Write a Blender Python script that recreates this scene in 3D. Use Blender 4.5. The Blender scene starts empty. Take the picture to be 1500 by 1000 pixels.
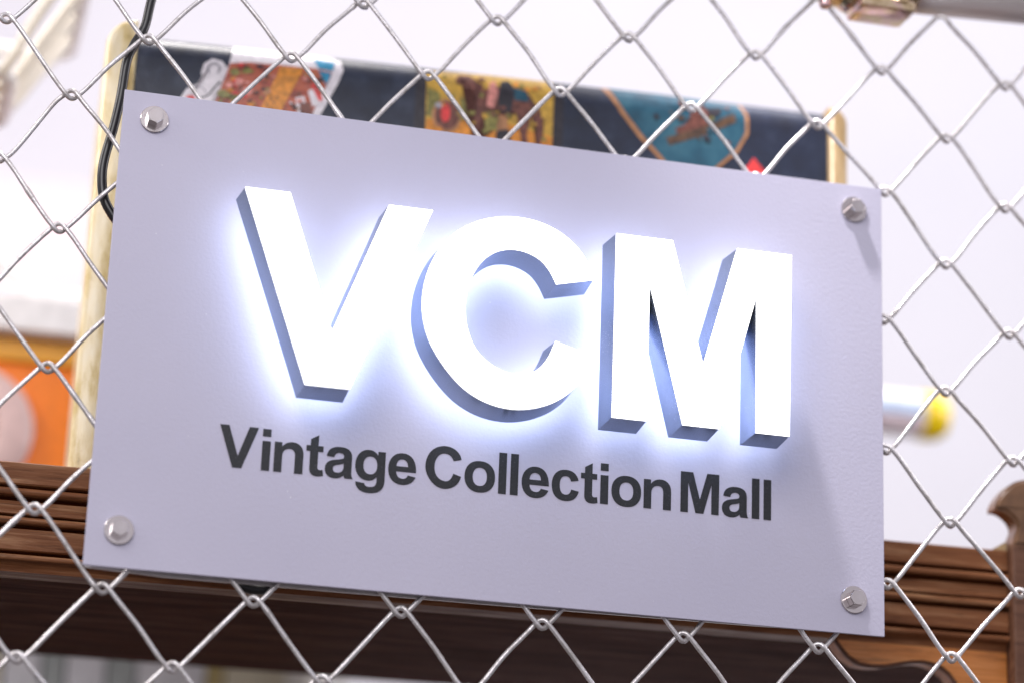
import bpy, bmesh, math, random
from mathutils import Vector, Matrix
from mathutils.geometry import tessellate_polygon

random.seed(7)
sc = bpy.context.scene
COL = sc.collection

# ------------------------------------------------------------------ camera
cam_d = bpy.data.cameras.new("camera")
cam = bpy.data.objects.new("camera", cam_d)
COL.objects.link(cam)
sc.camera = cam
cam_d.sensor_width = 36.0
cam_d.lens = 91.16
cam_d.clip_start = 0.05
cam_d.clip_end = 60
Rr = [(0.96763, -0.24971, 0.03654), (0.11004, 0.28714, -0.95155), (0.22712, 0.92477, 0.30533)]
Cp = (-0.36537, -1.49737, -0.47886)
cam.matrix_world = Matrix((
    (Rr[0][0], -Rr[1][0], -Rr[2][0], Cp[0]),
    (Rr[0][1], -Rr[1][1], -Rr[2][1], Cp[1]),
    (Rr[0][2], -Rr[1][2], -Rr[2][2], Cp[2]),
    (0, 0, 0, 1)))
cam_d.dof.use_dof = True
cam_d.dof.focus_distance = 1.605
cam_d.dof.aperture_fstop = 2.6
cam_d.dof.aperture_blades = 0

# ------------------------------------------------------------------ world and lamps
w = bpy.data.worlds.new("World")
sc.world = w
w.use_nodes = True
bg = w.node_tree.nodes["Background"]
bg.inputs[0].default_value = (0.93, 0.90, 1.0, 1)
bg.inputs[1].default_value = 0.58


def aim(o, target):
    d = Vector(target) - o.location
    o.rotation_euler = d.to_track_quat('-Z', 'Y').to_euler()


def lamp(name, kind, loc, target, power, col=(1, 1, 1), size=0.1, spot=60, size_y=None):
    d = bpy.data.lights.new(name, kind)
    d.energy = power
    d.color = col
    if kind == 'AREA':
        d.size = size
        if size_y:
            d.shape = 'RECTANGLE'
            d.size_y = size_y
    elif kind == 'SPOT':
        d.shadow_soft_size = size
        d.spot_size = math.radians(spot)
        d.spot_blend = 0.6
    o = bpy.data.objects.new(name, d)
    COL.objects.link(o)
    o.location = loc
    aim(o, target)
    return o


# ceiling spot close above the fence (rakes the plate), shop track lamp in front, added fill lights for the background
lamp("ceiling_spot", 'SPOT', (-0.09, -0.19, 0.98), (0.45, -0.02, 0.20), 66, (1.0, 0.97, 1.0), 0.035, 50)
lamp("track_lamp", 'AREA', (-0.75, -1.6, 0.75), (0.05, 0, -0.05), 20, (1.0, 0.97, 0.98), 1.1)
lamp("wall_fill", 'AREA', (1.7, 0.7, 2.6), (1.6, 3.2, 0.6), 56, (0.985, 0.955, 1.0), 2.0)  # added light that brightens the far wall
lamp("left_fill", 'AREA', (-1.25, 0.08, 0.75), (-0.3, 0.6, 0.15), 14, (1.0, 0.94, 0.90), 0.5)  # added from the left to light the orange box and basket
lamp("right_fill", 'AREA', (1.35, 0.10, 0.55), (0.5, 0.65, 0.2), 9, (1.0, 0.97, 1.0), 0.5)  # added to brighten the banded tube
lamp("warm_wall_fill", 'AREA', (-1.1, 1.5, 1.9), (-0.5, 3.2, 0.9), 5, (1.0, 0.80, 0.80), 0.6)  # added to tint the left of the wall pink
lamp("mid_fill", 'AREA', (-0.2, 0.55, 1.9), (-0.2, 1.1, 0.3), 27, (1.0, 0.95, 0.92), 0.5)  # added overhead to brighten the background things

vs = sc.view_settings
vs.view_transform = 'Standard'
vs.look = 'None'
vs.exposure = 0.0
vs.gamma = 1.0
sc.cycles.use_denoising = True
sc.cycles.max_bounces = 12
sc.cycles.glossy_bounces = 8
sc.cycles.sample_clamp_indirect = 6.0


# ------------------------------------------------------------------ materials
def new_mat(name):
    m = bpy.data.materials.new(name)
    m.use_nodes = True
    nt = m.node_tree
    return m, nt, nt.nodes["Principled BSDF"]


def nd(nt, t, **kw):
    n = nt.nodes.new(t)
    for k, v in kw.items():
        if k in n.inputs:
            n.inputs[k].default_value = v
        else:
            setattr(n, k, v)
    return n


def coords(nt, scale=(1, 1, 1), loc=(0, 0, 0)):
    tc = nt.nodes.new("ShaderNodeTexCoord")
    mp = nt.nodes.new("ShaderNodeMapping")
    mp.inputs["Scale"].default_value = scale
    mp.inputs["Location"].default_value = loc
    nt.links.new(tc.outputs["Object"], mp.inputs["Vector"])
    return mp.outputs["Vector"]


def ramp(nt, stops, fac):
    r = nt.nodes.new("ShaderNodeValToRGB")
    e = r.color_ramp.elements
    while len(e) < len(stops):
        e.new(0.5)
    for k, (pos, c) in enumerate(stops):
        e[k].position = pos
        e[k].color = (c[0], c[1], c[2], 1) if hasattr(c, '__len__') else (c, c, c, 1)
    nt.links.new(fac, r.inputs[0])
    return r.outputs[0]


def bump(nt, bs, h, strength, dist):
    b = nd(nt, "ShaderNodeBump", Strength=strength, Distance=dist)
    nt.links.new(h, b.inputs["Height"])
    nt.links.new(b.outputs[0], bs.inputs["Normal"])


def mottled(name, stops, scale=60.0, rough=0.5, metal=0.0, stretch=(1, 1, 1), bumpd=0.0, bscale=None,
            detail=5.0, rrange=None, coat=0.0):
    m, nt, bs = new_mat(name)
    v = coords(nt, stretch)
    n = nd(nt, "ShaderNodeTexNoise", Scale=scale, Detail=detail, Roughness=0.6)
    nt.links.new(v, n.inputs["Vector"])
    nt.links.new(ramp(nt, stops, n.outputs["Fac"]), bs.inputs["Base Color"])
    bs.inputs["Roughness"].default_value = rough
    bs.inputs["Metallic"].default_value = metal
    if coat:
        bs.inputs["Coat Weight"].default_value = coat
        bs.inputs["Coat Roughness"].default_value = 0.15
    if rrange:
        nt.links.new(ramp(nt, [(0.3, rrange[0]), (0.7, rrange[1])], n.outputs["Fac"]), bs.inputs["Roughness"])
    if bumpd:
        n2 = nd(nt, "ShaderNodeTexNoise", Scale=bscale or scale * 3, Detail=4.0)
        nt.links.new(v, n2.inputs["Vector"])
        bump(nt, bs, n2.outputs["Fac"], 0.6, bumpd)
    return m


def plain(name, c, rough=0.5, metal=0.0, var=0.08, scale=80.0, **kw):
    lo = tuple(max(0, x * (1 - var)) for x in c)
    hi = tuple(min(1, x * (1 + var)) for x in c)
    return mottled(name, [(0.35, lo), (0.65, hi)], scale, rough, metal, **kw)


def mat_plate():
    m, nt, bs = new_mat("plate_paint")
    v = coords(nt)
    big = nd(nt, "ShaderNodeTexNoise", Scale=9.0, Detail=3.0)
    nt.links.new(v, big.inputs["Vector"])
    base = ramp(nt, [(0.3, (0.530, 0.512, 0.635)), (0.7, (0.558, 0.538, 0.662))], big.outputs["Fac"])
    # sparse dust specks
    vo = nd(nt, "ShaderNodeTexVoronoi", Scale=130.0, Randomness=1.0)
    nt.links.new(v, vo.inputs["Vector"])
    wn = nd(nt, "ShaderNodeTexNoise", Scale=55.0, Detail=1.0)
    nt.links.new(v, wn.inputs["Vector"])
    speck = ramp(nt, [(0.035, 1.0), (0.06, 0.0)], vo.outputs["Distance"])
    few = ramp(nt, [(0.60, 0.0), (0.66, 1.0)], wn.outputs["Fac"])
    mul = nd(nt, "ShaderNodeMath", operation='MULTIPLY')
    nt.links.new(speck, mul.inputs[0])
    nt.links.new(few, mul.inputs[1])
    mx = nd(nt, "ShaderNodeMix", data_type='RGBA')
    nt.links.new(mul.outputs[0], mx.inputs[0])
    nt.links.new(base, mx.inputs[6])
    mx.inputs[7].default_value = (0.82, 0.81, 0.85, 1)
    nt.links.new(mx.outputs[2], bs.inputs["Base Color"])
    bs.inputs["Roughness"].default_value = 0.62
    peel = nd(nt, "ShaderNodeTexNoise", Scale=420.0, Detail=3.0, Roughness=0.55)
    nt.links.new(v, peel.inputs["Vector"])
    bump(nt, bs, peel.outputs["Fac"], 0.35, 0.0006)
    return m


def mat_emit(name, c, s):
    m, nt, bs = new_mat(name)
    bs.inputs["Base Color"].default_value = (0.8, 0.8, 0.8, 1)
    bs.inputs["Emission Color"].default_value = (*c, 1)
    bs.inputs["Emission Strength"].default_value = s
    return m


def mat_band():
    # polished return of the channel letters, dusty
    m, nt, bs = new_mat("letter_side_metal")
    v = coords(nt)
    n = nd(nt, "ShaderNodeTexNoise", Scale=30.0, Detail=4.0)
    nt.links.new(v, n.inputs["Vector"])
    base = ramp(nt, [(0.3, (0.37, 0.42, 0.51)), (0.7, (0.44, 0.49, 0.58))], n.outputs["Fac"])
    vo = nd(nt, "ShaderNodeTexVoronoi", Scale=520.0)
    nt.links.new(v, vo.inputs["Vector"])
    sp = ramp(nt, [(0.10, 1.0), (0.16, 0.0)], vo.outputs["Distance"])
    n2 = nd(nt, "ShaderNodeTexNoise", Scale=26.0, Detail=2.0)
    nt.links.new(v, n2.inputs["Vector"])
    few = ramp(nt, [(0.52, 0.0), (0.66, 1.0)], n2.outputs["Fac"])
    mul = nd(nt, "ShaderNodeMath", operation='MULTIPLY')
    nt.links.new(sp, mul.inputs[0])
    nt.links.new(few, mul.inputs[1])
    mx = nd(nt, "ShaderNodeMix", data_type='RGBA')
    nt.links.new(mul.outputs[0], mx.inputs[0])
    nt.links.new(base, mx.inputs[6])
    mx.inputs[7].default_value = (0.8, 0.85, 0.95, 1)
    nt.links.new(mx.outputs[2], bs.inputs["Base Color"])
    sub = nd(nt, "ShaderNodeMath", operation='SUBTRACT')
    sub.inputs[0].default_value = 0.80
    nt.links.new(mul.outputs[0], sub.inputs[1])
    nt.links.new(sub.outputs[0], bs.inputs["Metallic"])
    bs.inputs["Roughness"].default_value = 0.22
    bs.inputs["Specular Tint"].default_value = (0.47, 0.52, 0.61, 1)
    return m


def mat_wood(name, dark, mid, light, crack=0.5, seed=0.0, rough=0.42, spec=0.5):
    m, nt, bs = new_mat(name)
    bs.inputs["Specular IOR Level"].default_value = spec
    v = coords(nt, (2.2, 26, 26), (seed, seed * 0.7, 0))
    n = nd(nt, "ShaderNodeTexNoise", Scale=5.0, Detail=8.0, Roughness=0.65, Distortion=0.6)
    nt.links.new(v, n.inputs["Vector"])
    c1 = ramp(nt, [(0.25, dark), (0.5, mid), (0.78, light)], n.outputs["Fac"])
    v2 = coords(nt, (7, 130, 130), (seed + 3, 0, 0))
    n2 = nd(nt, "ShaderNodeTexNoise", Scale=4.0, Detail=4.0, Roughness=0.7)
    nt.links.new(v2, n2.inputs["Vector"])
    cr = ramp(nt, [(0.33, 1.0 - crack), (0.45, 1.0)], n2.outputs["Fac"])
    mx = nd(nt, "ShaderNodeMix", data_type='RGBA', blend_type='MULTIPLY')
    mx.inputs[0].default_value = 1.0
    nt.links.new(c1, mx.inputs[6])
    nt.links.new(cr, mx.inputs[7])
    nt.links.new(mx.outputs[2], bs.inputs["Base Color"])
    nt.links.new(ramp(nt, [(0.3, rough + 0.15), (0.7, rough - 0.12)], n.outputs["Fac"]), bs.inputs["Roughness"])
    bump(nt, bs, n2.outputs["Fac"], 0.5, 0.0012)
    return m


def mat_wire():
    m, nt, bs = new_mat("galvanised_wire")
    v = coords(nt)
    n = nd(nt, "ShaderNodeTexNoise", Scale=120.0, Detail=6.0, Roughness=0.7)
    nt.links.new(v, n.inputs["Vector"])
    nt.links.new(ramp(nt, [(0.3, (0.40, 0.37, 0.35)), (0.5, (0.69, 0.66, 0.66)), (0.7, (0.84, 0.82, 0.85))],
                      n.outputs["Fac"]), bs.inputs["Base Color"])
    bs.inputs["Metallic"].default_value = 0.58
    nt.links.new(ramp(nt, [(0.3, 0.45), (0.7, 0.22)], n.outputs["Fac"]), bs.inputs["Roughness"])
    n2 = nd(nt, "ShaderNodeTexNoise", Scale=700.0, Detail=3.0)
    nt.links.new(v, n2.inputs["Vector"])
    bump(nt, bs, n2.outputs["Fac"], 0.5, 0.0005)
    return m


MAT = {
    'plate': mat_plate(),
    'plate_edge': plain("plate_edge_metal", (0.75, 0.72, 0.70), 0.35, 0.5),
    'face': mat_emit("lit_white_acrylic", (1.0, 1.0, 1.0), 2.2),
    'halo': mat_emit("halo_led_light", (0.63, 0.765, 1.0), 6.0),
    'band': mat_band(),
    'vinyl': mottled("black_vinyl_print", [(0.3, (0.008, 0.009, 0.012)), (0.62, (0.018, 0.019, 0.024)), (0.78, (0.08, 0.08, 0.10))],
                     900.0, 0.6),
    'bolt': mottled("zinc_bolt_metal", [(0.3, (0.62, 0.56, 0.55)), (0.7, (0.74, 0.69, 0.69))], 60.0, 0.16, 1.0),
    'wire': mat_wire(),
    'rail': mottled("galvanised_pipe_metal", [(0.3, (0.74, 0.68, 0.68)), (0.7, (0.88, 0.84, 0.84))], 40.0, 0.36, 0.35,
                    stretch=(0.15, 1, 1), bumpd=0.0003, bscale=300),
    'rail_blue': mottled("blue_grey_pipe_metal", [(0.3, (0.30, 0.34, 0.42)), (0.7, (0.50, 0.55, 0.66))], 40.0, 0.3, 0.8,
                         stretch=(0.15, 1, 1)),
    'clamp': mottled("yellow_zinc_metal", [(0.28, (0.45, 0.30, 0.14)), (0.45, (0.78, 0.62, 0.40)), (0.6, (0.80, 0.52, 0.52)),
                                           (0.75, (0.80, 0.78, 0.80))], 70.0, 0.22, 0.95),
    'cable': plain("black_cable_rubber", (0.012, 0.012, 0.014), 0.28, 0.0, 0.3, 200),
    'navy': mottled("navy_leatherette", [(0.3, (0.008, 0.011, 0.024)), (0.55, (0.018, 0.025, 0.050)), (0.75, (0.050, 0.062, 0.10))],
                    45.0, 0.36, 0.0, bumpd=0.0005, bscale=500, detail=8, rrange=(0.45, 0.28)),
    'trim': mottled("worn_cream_trim", [(0.30, (0.22, 0.13, 0.03)), (0.40, (0.66, 0.50, 0.20)), (0.52, (0.84, 0.70, 0.42)),
                                        (0.75, (0.90, 0.82, 0.64))], 34.0, 0.36, 0.0, stretch=(2.2, 1, 0.8), detail=8,
                    bumpd=0.0006, bscale=120, coat=0.5),
    'trim_dark': mottled("worn_tan_trim", [(0.28, (0.16, 0.09, 0.03)), (0.45, (0.36, 0.24, 0.11)), (0.7, (0.55, 0.40, 0.22))],
                         26.0, 0.4, 0.0, stretch=(2.2, 1, 0.8), detail=8, bumpd=0.0006, bscale=120),
    'wood_rail': mat_wood("weathered_rail_wood", (0.085, 0.026, 0.010), (0.21, 0.080, 0.032), (0.46, 0.25, 0.13), 0.5, 0.0, 0.45, 0.2),
    'wood_shaded': mat_wood("shaded_cabinet_wood", (0.024, 0.0045, 0.001), (0.075, 0.0130, 0.0012), (0.15, 0.032, 0.004), 0.3, 5.0, 0.65, 0.05),  # cabinet wood darkened in colour for the soffit's shade, also lines the grooves
    'wood_orange': mat_wood("warm_bracket_wood", (0.24, 0.070, 0.012), (0.58, 0.205, 0.045), (0.74, 0.34, 0.12), 0.4, 9.0, 0.35),
    'wood_post': mat_wood("brown_post_wood", (0.06, 0.024, 0.013), (0.13, 0.056, 0.031), (0.20, 0.10, 0.06), 0.45, 13.0, 0.4, 0.35),
    'finial': mottled("brown_finial_wood", [(0.3, (0.13, 0.06, 0.025)), (0.7, (0.26, 0.13, 0.06))], 60.0, 0.3, 0.0, coat=0.3),
    'floor': plain("dark_shop_floor", (0.07, 0.055, 0.05), 0.5, 0.0, 0.2, 6),
    'wall': plain("pale_lilac_wall_paint", (0.795, 0.79, 0.832), 0.8, 0.0, 0.03, 1.2),
}


# ------------------------------------------------------------------ mesh helpers
def link(name, me, mat=None, parent=None, smooth=False):
    o = bpy.data.objects.new(name, me)
    COL.objects.link(o)
    if mat:
        me.materials.append(MAT[mat] if isinstance(mat, str) else mat)
    if parent:
        o.parent = parent
    if smooth:
        for p in me.polygons:
            p.use_smooth = True
    return o


def from_bm(name, bm, mat=None, parent=None, smooth=False):
    bmesh.ops.recalc_face_normals(bm, faces=bm.faces)
    me = bpy.data.meshes.new(name)
    bm.to_mesh(me)
    bm.free()
    return link(name, me, mat, parent, smooth)


def auto_smooth(o, deg=35):
    me = o.data
    lim = math.radians(deg)
    bm = bmesh.new()
    bm.from_mesh(me)
    for f in bm.faces:
        f.smooth = True
    for e in bm.edges:
        if len(e.link_faces) == 2:
            e.smooth = e.calc_face_angle() < lim
        else:
            e.smooth = False
    bm.to_mesh(me)
    bm.free()
    return o


def empty(name, loc=(0, 0, 0), rz=0.0, parent=None):
    o = bpy.data.objects.new(name, None)
    COL.objects.link(o)
    o.location = loc
    o.rotation_euler = (0, 0, rz)
    o.empty_display_size = 0.03
    if parent:
        o.parent = parent
    return o


def tag(o, label=None, cat=None, group=None, kind=None):
    if label:
        o["label"] = label
    if cat:
        o["category"] = cat
    if group:
        o["group"] = group
    if kind:
        o["kind"] = kind
    return o


def bm_box(bm, x0, x1, y0, y1, z0, z1, bev=0.0):
    r = bmesh.ops.create_cube(bm, size=1.0)
    vs_ = r['verts']
    for v in vs_:
        v.co = Vector(((x0 + x1) / 2 + v.co.x * (x1 - x0), (y0 + y1) / 2 + v.co.y * (y1 - y0), (z0 + z1) / 2 + v.co.z * (z1 - z0)))
    if bev:
        es = list({e for v in vs_ for e in v.link_edges})
        bmesh.ops.bevel(bm, geom=es, offset=bev, segments=2, affect='EDGES', profile=0.6)


def box(name, x0, x1, y0, y1, z0, z1, mat, parent=None, bev=0.0):
    bm = bmesh.new()
    bm_box(bm, x0, x1, y0, y1, z0, z1, bev)
    return from_bm(name, bm, mat, parent)


def catmull(pts, n=6, closed=False):
    P = [Vector(p) for p in pts]
    out = []
    m = len(P)
    rng = range(m) if closed else range(m - 1)
    for k in rng:
        if closed:
            p0, p1, p2, p3 = P[(k - 1) % m], P[k], P[(k + 1) % m], P[(k + 2) % m]
        else:
            p1, p2 = P[k], P[k + 1]
            p0 = P[k - 1] if k > 0 else p1 * 2 - p2
            p3 = P[k + 2] if k + 2 < m else p2 * 2 - p1
        for q in range(n):
            t = q / n
            out.append(0.5 * ((2 * p1) + (p2 - p0) * t + (2 * p0 - 5 * p1 + 4 * p2 - p3) * t * t
                              + (3 * p1 - p0 - 3 * p2 + p3) * t ** 3))
    if not closed:
        out.append(P[-1])
    return out


def tube_mesh(name, path, rad, sides=10, caps=True):
    path = [Vector(p) for p in path]
    n = len(path)
    rads = rad if hasattr(rad, '__len__') else [rad] * n
    verts, faces = [], []
    up = None
    for k in range(n):
        t = (path[min(k + 1, n - 1)] - path[max(k - 1, 0)]).normalized()
        if up is None:
            a = Vector((0, 1, 0)) if abs(t.y) < 0.9 else Vector((1, 0, 0))
            up = (a - t * a.dot(t)).normalized()
        else:
            up = (up - t * up.dot(t)).normalized()
        sd = t.cross(up)
        for s in range(sides):
            an = 2 * math.pi * s / sides
            verts.append(path[k] + (up * math.cos(an) + sd * math.sin(an)) * rads[k])
    for k in range(n - 1):
        for s in range(sides):
            a, b = k * sides + s, k * sides + (s + 1) % sides
            faces.append((a, b, b + sides, a + sides))
    if caps:
        faces.append(tuple(range(sides - 1, -1, -1)))
        faces.append(tuple(range((n - 1) * sides, n * sides)))
    me = bpy.data.meshes.new(name)
    me.from_pydata(verts, [], faces)
    for p in me.polygons:
        p.use_smooth = True
    return me


def tube(name, path, rad, mat, parent=None, sides=10):
    return link(name, tube_mesh(name, path, rad, sides), mat, parent)


def lathe(name, prof, mat, parent=None, seg=32, center=(0, 0, 0), axis='Z', square=False, smooth=40):
    """prof: list of (radius, height)"""
    verts, faces = [], []
    n = len(prof)
    for r, h in prof:
        for s in range(seg):
            a = 2 * math.pi * s / seg + (math.pi / 4 if square else 0)
            rr = r * (math.sqrt(2) if square else 1)
            c, d = rr * math.cos(a), rr * math.sin(a)
            if axis == 'Z':
                verts.append((center[0] + c, center[1] + d, center[2] + h))
            elif axis == 'Y':
                verts.append((center[0] + c, center[1] + h, center[2] + d))
            else:
                verts.append((center[0] + h, center[1] + c, center[2] + d))
    for k in range(n - 1):
        for s in range(seg):
            a, b = k * seg + s, k * seg + (s + 1) % seg
            faces.append((a, b, b + seg, a + seg))
    faces.append(tuple(range(seg - 1, -1, -1)))
    faces.append(tuple(range((n - 1) * seg, n * seg)))
    bm = bmesh.new()
    me = bpy.data.meshes.new(name)
    me.from_pydata(verts, [], faces)
    bm.from_mesh(me)
    bmesh.ops.recalc_face_normals(bm, faces=bm.faces)
    bm.to_mesh(me)
    bm.free()
    o = link(name, me, mat, parent)
    return auto_smooth(o, smooth)


# ------------------------------------------------------------------ glyph outlines (drawn here, mm)
def bez(spec, n=8):
    """spec: list of ('M'|'L', p) and ('C', p1, p2, p3)"""
    out = []
    for s in spec:
        if s[0] in 'ML':
            out.append(Vector(s[1]))
        else:
            p0 = out[-1].copy()
            a, b, c = (Vector(q) for q in s[1:])
            for k in range(1, n + 1):
                t = k / n
                out.append(p0 * (1 - t) ** 3 + a * 3 * t * (1 - t) ** 2 + b * 3 * t * t * (1 - t) + c * t ** 3)
    if (out[0] - out[-1]).length < 1e-6:
        out.pop()
    return out


def path(txt):
    spec = []
    for tok in txt.split(';'):
        f = tok.split()
        v = [float(x) for x in f[1:]]
        if f[0] in 'ML':
            for k in range(0, len(v), 2):
                spec.append(('L', (v[k], v[k + 1])))
        else:
            for k in range(0, len(v), 6):
                spec.append(('C', (v[k], v[k + 1]), (v[k + 2], v[k + 3]), (v[k + 4], v[k + 5])))
    return bez(spec)


def ell(cx, cy, rx, ry, n=36, p=2.25):
    o = []
    for k in range(n):
        a = 2 * math.pi * k / n
        c, s = math.cos(a), math.sin(a)
        o.append(Vector((cx + rx * math.copysign(abs(c) ** (2 / p), c), cy + ry * math.copysign(abs(s) ** (2 / p), s))))
    return o


BIG_V = [Vector(p) for p in [(-175.7, 82.5), (-148.0, 82.5), (-117.4, -2.5), (-86.9, 82.5), (-59.1, 82.5), (-104.6, -36.8), (-131.6, -36.8)]]
BIG_M = [Vector(p) for p in [(58.4, 82.4), (95.4, 82.4), (116.6, 3.5), (138.1, 82.4), (174.5, 82.4), (173.6, -36.7), (151.5, -36.7),
                             (151.3, 52.3), (127.8, -36.7), (104.0, -36.7), (80.9, 52.3), (80.9, -36.7), (58.6, -36.7)]]
_Cin = [(20.8, 44.3), (16.4, 52.2), (10.0, 58.9), (0.6, 62.9), (-9.0, 63.4), (-18.0, 60.6), (-25.8, 54.3), (-31.2, 46.0), (-34.4, 37.5),
        (-35.9, 28.0), (-36.0, 18.6), (-34.2, 8.9), (-30.4, -0.3), (-25.0, -7.0), (-18.2, -12.0), (-9.9, -15.4), (-0.6, -16.2),
        (7.1, -14.1), (12.9, -9.3), (17.7, -1.7), (21.2, 7.5)]
_Cout = [(44.5, 1.0), (41.4, -9.1), (36.2, -18.6), (29.0, -26.2), (20.0, -32.2), (9.5, -36.3), (-1.0, -38.2), (-12.3, -37.8),
         (-23.8, -34.7), (-34.5, -28.9), (-44.0, -20.3), (-52.4, -9.8), (-58.6, 1.1), (-62.0, 12.2), (-63.2, 23.0), (-62.2, 36.3),
         (-58.4, 49.4), (-52.3, 61.1), (-42.9, 71.6), (-29.0, 80.0), (-14.5, 84.2), (-2.2, 84.9), (9.5, 83.3), (20.5, 79.3),
         (29.9, 73.2), (36.3, 66.6), (41.0, 59.4), (44.4, 49.9)]
BIG_C = [v.to_2d() for v in catmull([(a, b, 0) for a, b in _Cin], 3)] + [v.to_2d() for v in catmull([(a, b, 0) for a, b in _Cout], 3)]

kk = 26.0 / 119.3
G = {
    'V': ([Vector(((p.x + 175.7) * 0.2022, (p.y + 36.8) * kk)) for p in BIG_V], []),
    'M': ([Vector(((p.x - 58.4) * kk, (p.y + 36.8) * kk)) for p in BIG_M], []),
    'C': ([Vector(((p.x + 63.2) * 0.2085, (p.y + 36.8) * kk)) for p in BIG_C], []),
    'l': (path("M 0 0 0 26 4.95 26 4.95 0"), []),
    'i': (path("M 0 0 0 18.3 5.05 18.3 5.05 0"), []),
    'j': (path("M 0 21.2 0 25.8 5.05 25.8 5.05 21.2"), []),
    'n': (path("M 0 0 0 18.6 4.6 18.6 4.6 15.9;C 5.9 18 8.3 19.2 10.9 19.2 15.2 19.2 17.8 16.4 17.8 11.6;L 17.8 0 12.7 0 12.7 10.6;"
               "C 12.7 13.6 11.5 15 9.3 15 6.6 15 4.9 13.1 4.9 10.1;L 4.9 0"), []),
    't': (path("M 0 18.5 2.5 18.5 2.5 22.4 7.3 25.2 7.3 18.5 10.4 18.5 10.4 15.0 7.3 15.0 7.3 5.6;C 7.3 4.2 7.8 3.6 9.0 3.6;L 10.6 3.9 11.0 0.3;"
               "C 9.8 -0.1 8.6 -0.4 7.2 -0.4 3.9 -0.4 2.4 1.2 2.4 4.6;L 2.4 15.0 0 15.0"), []),
    'a': (path("M 0.8 13.0;C 1.1 17.3 4.2 19.3 8.8 19.3 13.7 19.3 16.3 17.4 16.3 13.4;L 16.3 4.4;C 16.3 2.4 16.6 1.2 17.4 0;L 12.3 0;"
               "C 12 0.6 11.8 1.2 11.7 1.9 10.3 0.3 8.3 -0.5 6 -0.5 2.3 -0.5 0 1.7 0 5.2 0 8.9 2.2 10.4 6.2 11.1 10.2 11.7 11.4 12.0 11.4 13.3 "
               "11.4 14.9 10.4 15.6 8.6 15.6 6.8 15.6 5.8 14.6 5.3 12.6"),
          [path("M 11.4 9.3;C 10.8 8.9 10 8.6 8.2 8.2 5.9 7.8 4.9 7.2 4.9 5.6 4.9 4.0 5.9 3.1 7.5 3.1 9.9 3.1 11.4 4.6 11.4 7.0")]),
    'g': (path("M 18.5 18.7 13.9 18.7 13.9 16.2;C 12.5 18.3 10.6 19.3 8.2 19.3 3.3 19.3 0 15.4 0 9.6 0 3.9 3.1 0.1 8 0.1 10.4 0.1 12.3 1.1 13.6 3.0;"
               "L 13.6 0.2;C 13.6 -2.6 12.1 -3.8 9.3 -3.8 7.2 -3.8 6.2 -3.0 6.1 -1.7;L 0.6 -1.1;C 0.8 -5.4 4.0 -7.6 9.1 -7.6 15.2 -7.6 18.5 -4.9 18.5 0.8"),
          [ell(9.3, 9.7, 4.3, 5.6, 28)]),
    'e': (path("M 17.3 7.7 5.0 7.7;C 5.1 5.1 6.6 3.3 9.0 3.3 10.7 3.3 11.9 4.2 12.3 5.7;L 17.2 4.9;C 15.8 1.5 13 -0.5 8.8 -0.5 3.4 -0.5 0 3.2 0 9.3 "
               "0 15.4 3.5 19.3 8.7 19.3 14.2 19.3 17.5 15.2 17.3 7.7"),
          [path("M 5.0 10.9 12.3 10.9;C 12.2 13.8 10.8 15.4 8.7 15.4 6.5 15.4 5.0 13.8 5.0 10.9")]),
    'o': (ell(9.6, 9.4, 9.6, 9.9), [ell(9.6, 9.4, 4.5, 5.8)]),
    'c': (path("M 12.2 12.2;C 11.8 14.3 10.8 15.3 8.9 15.3 6.4 15.3 5.1 13.4 5.1 9.7 5.1 5.6 6.4 3.5 8.9 3.5 10.9 3.5 12.0 4.6 12.5 7.1;L 17.4 6.2;"
               "C 16.3 1.7 13.5 -0.5 8.7 -0.5 3.3 -0.5 0 3.2 0 9.4 0 15.6 3.3 19.3 8.8 19.3 13.4 19.3 16.0 17.2 17.1 13.1"), []),
}

# raised letters: outlines above are measured 35 mm proud, the faces stand 45 mm proud
for _P in (BIG_V, BIG_C, BIG_M):
    for _v in _P:
        _v.x, _v.y = _v.x * 0.99315 - 2.50, _v.y * 0.99315 - 3.275


def fill_tris(outer, holes):
    loops = [[Vector((p.x, p.y, 0)) for p in outer]] + [[Vector((p.x, p.y, 0)) for p in h] for h in holes]
    flat = [p for l in loops for p in l]
    return flat, tessellate_polygon(loops)


def slab(name, outer, holes, y_front, y_back, mat, parent, ox=0.0, oz=0.0, s=0.001, mesh=None):
    """flat outline in XZ (mm) given a thickness from y_front to y_back (m)"""
    if mesh is None:
        flat, tris = fill_tris(outer, holes)
        n = len(flat)
        verts = [(p.x * s, y_front, p.y * s) for p in flat] + [(p.x * s, y_back, p.y * s) for p in flat]
        faces = [tuple(t) for t in tris]
        base = 0
        for l in [outer] + holes:
            m = len(l)
            for k in range(m):
                a, b = base + k, base + (k + 1) % m
                faces.append((a, b, b + n, a + n))
            base += m
        faces += [tuple(n + q for q in reversed(t)) for t in tris]
        bm = bmesh.new()
        me = bpy.data.meshes.new(name)
        me.from_pydata(verts, [], faces)
        bm.from_mesh(me)
        bmesh.ops.recalc_face_normals(bm, faces=bm.faces)
        bm.to_mesh(me)
        bm.free()
        me.materials.append(MAT[mat] if isinstance(mat, str) else mat)
        mesh = me
    o = bpy.data.objects.new(name, mesh)
    COL.objects.link(o)
    o.parent = parent
    o.location = (ox, 0, oz)
    return o


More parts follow.
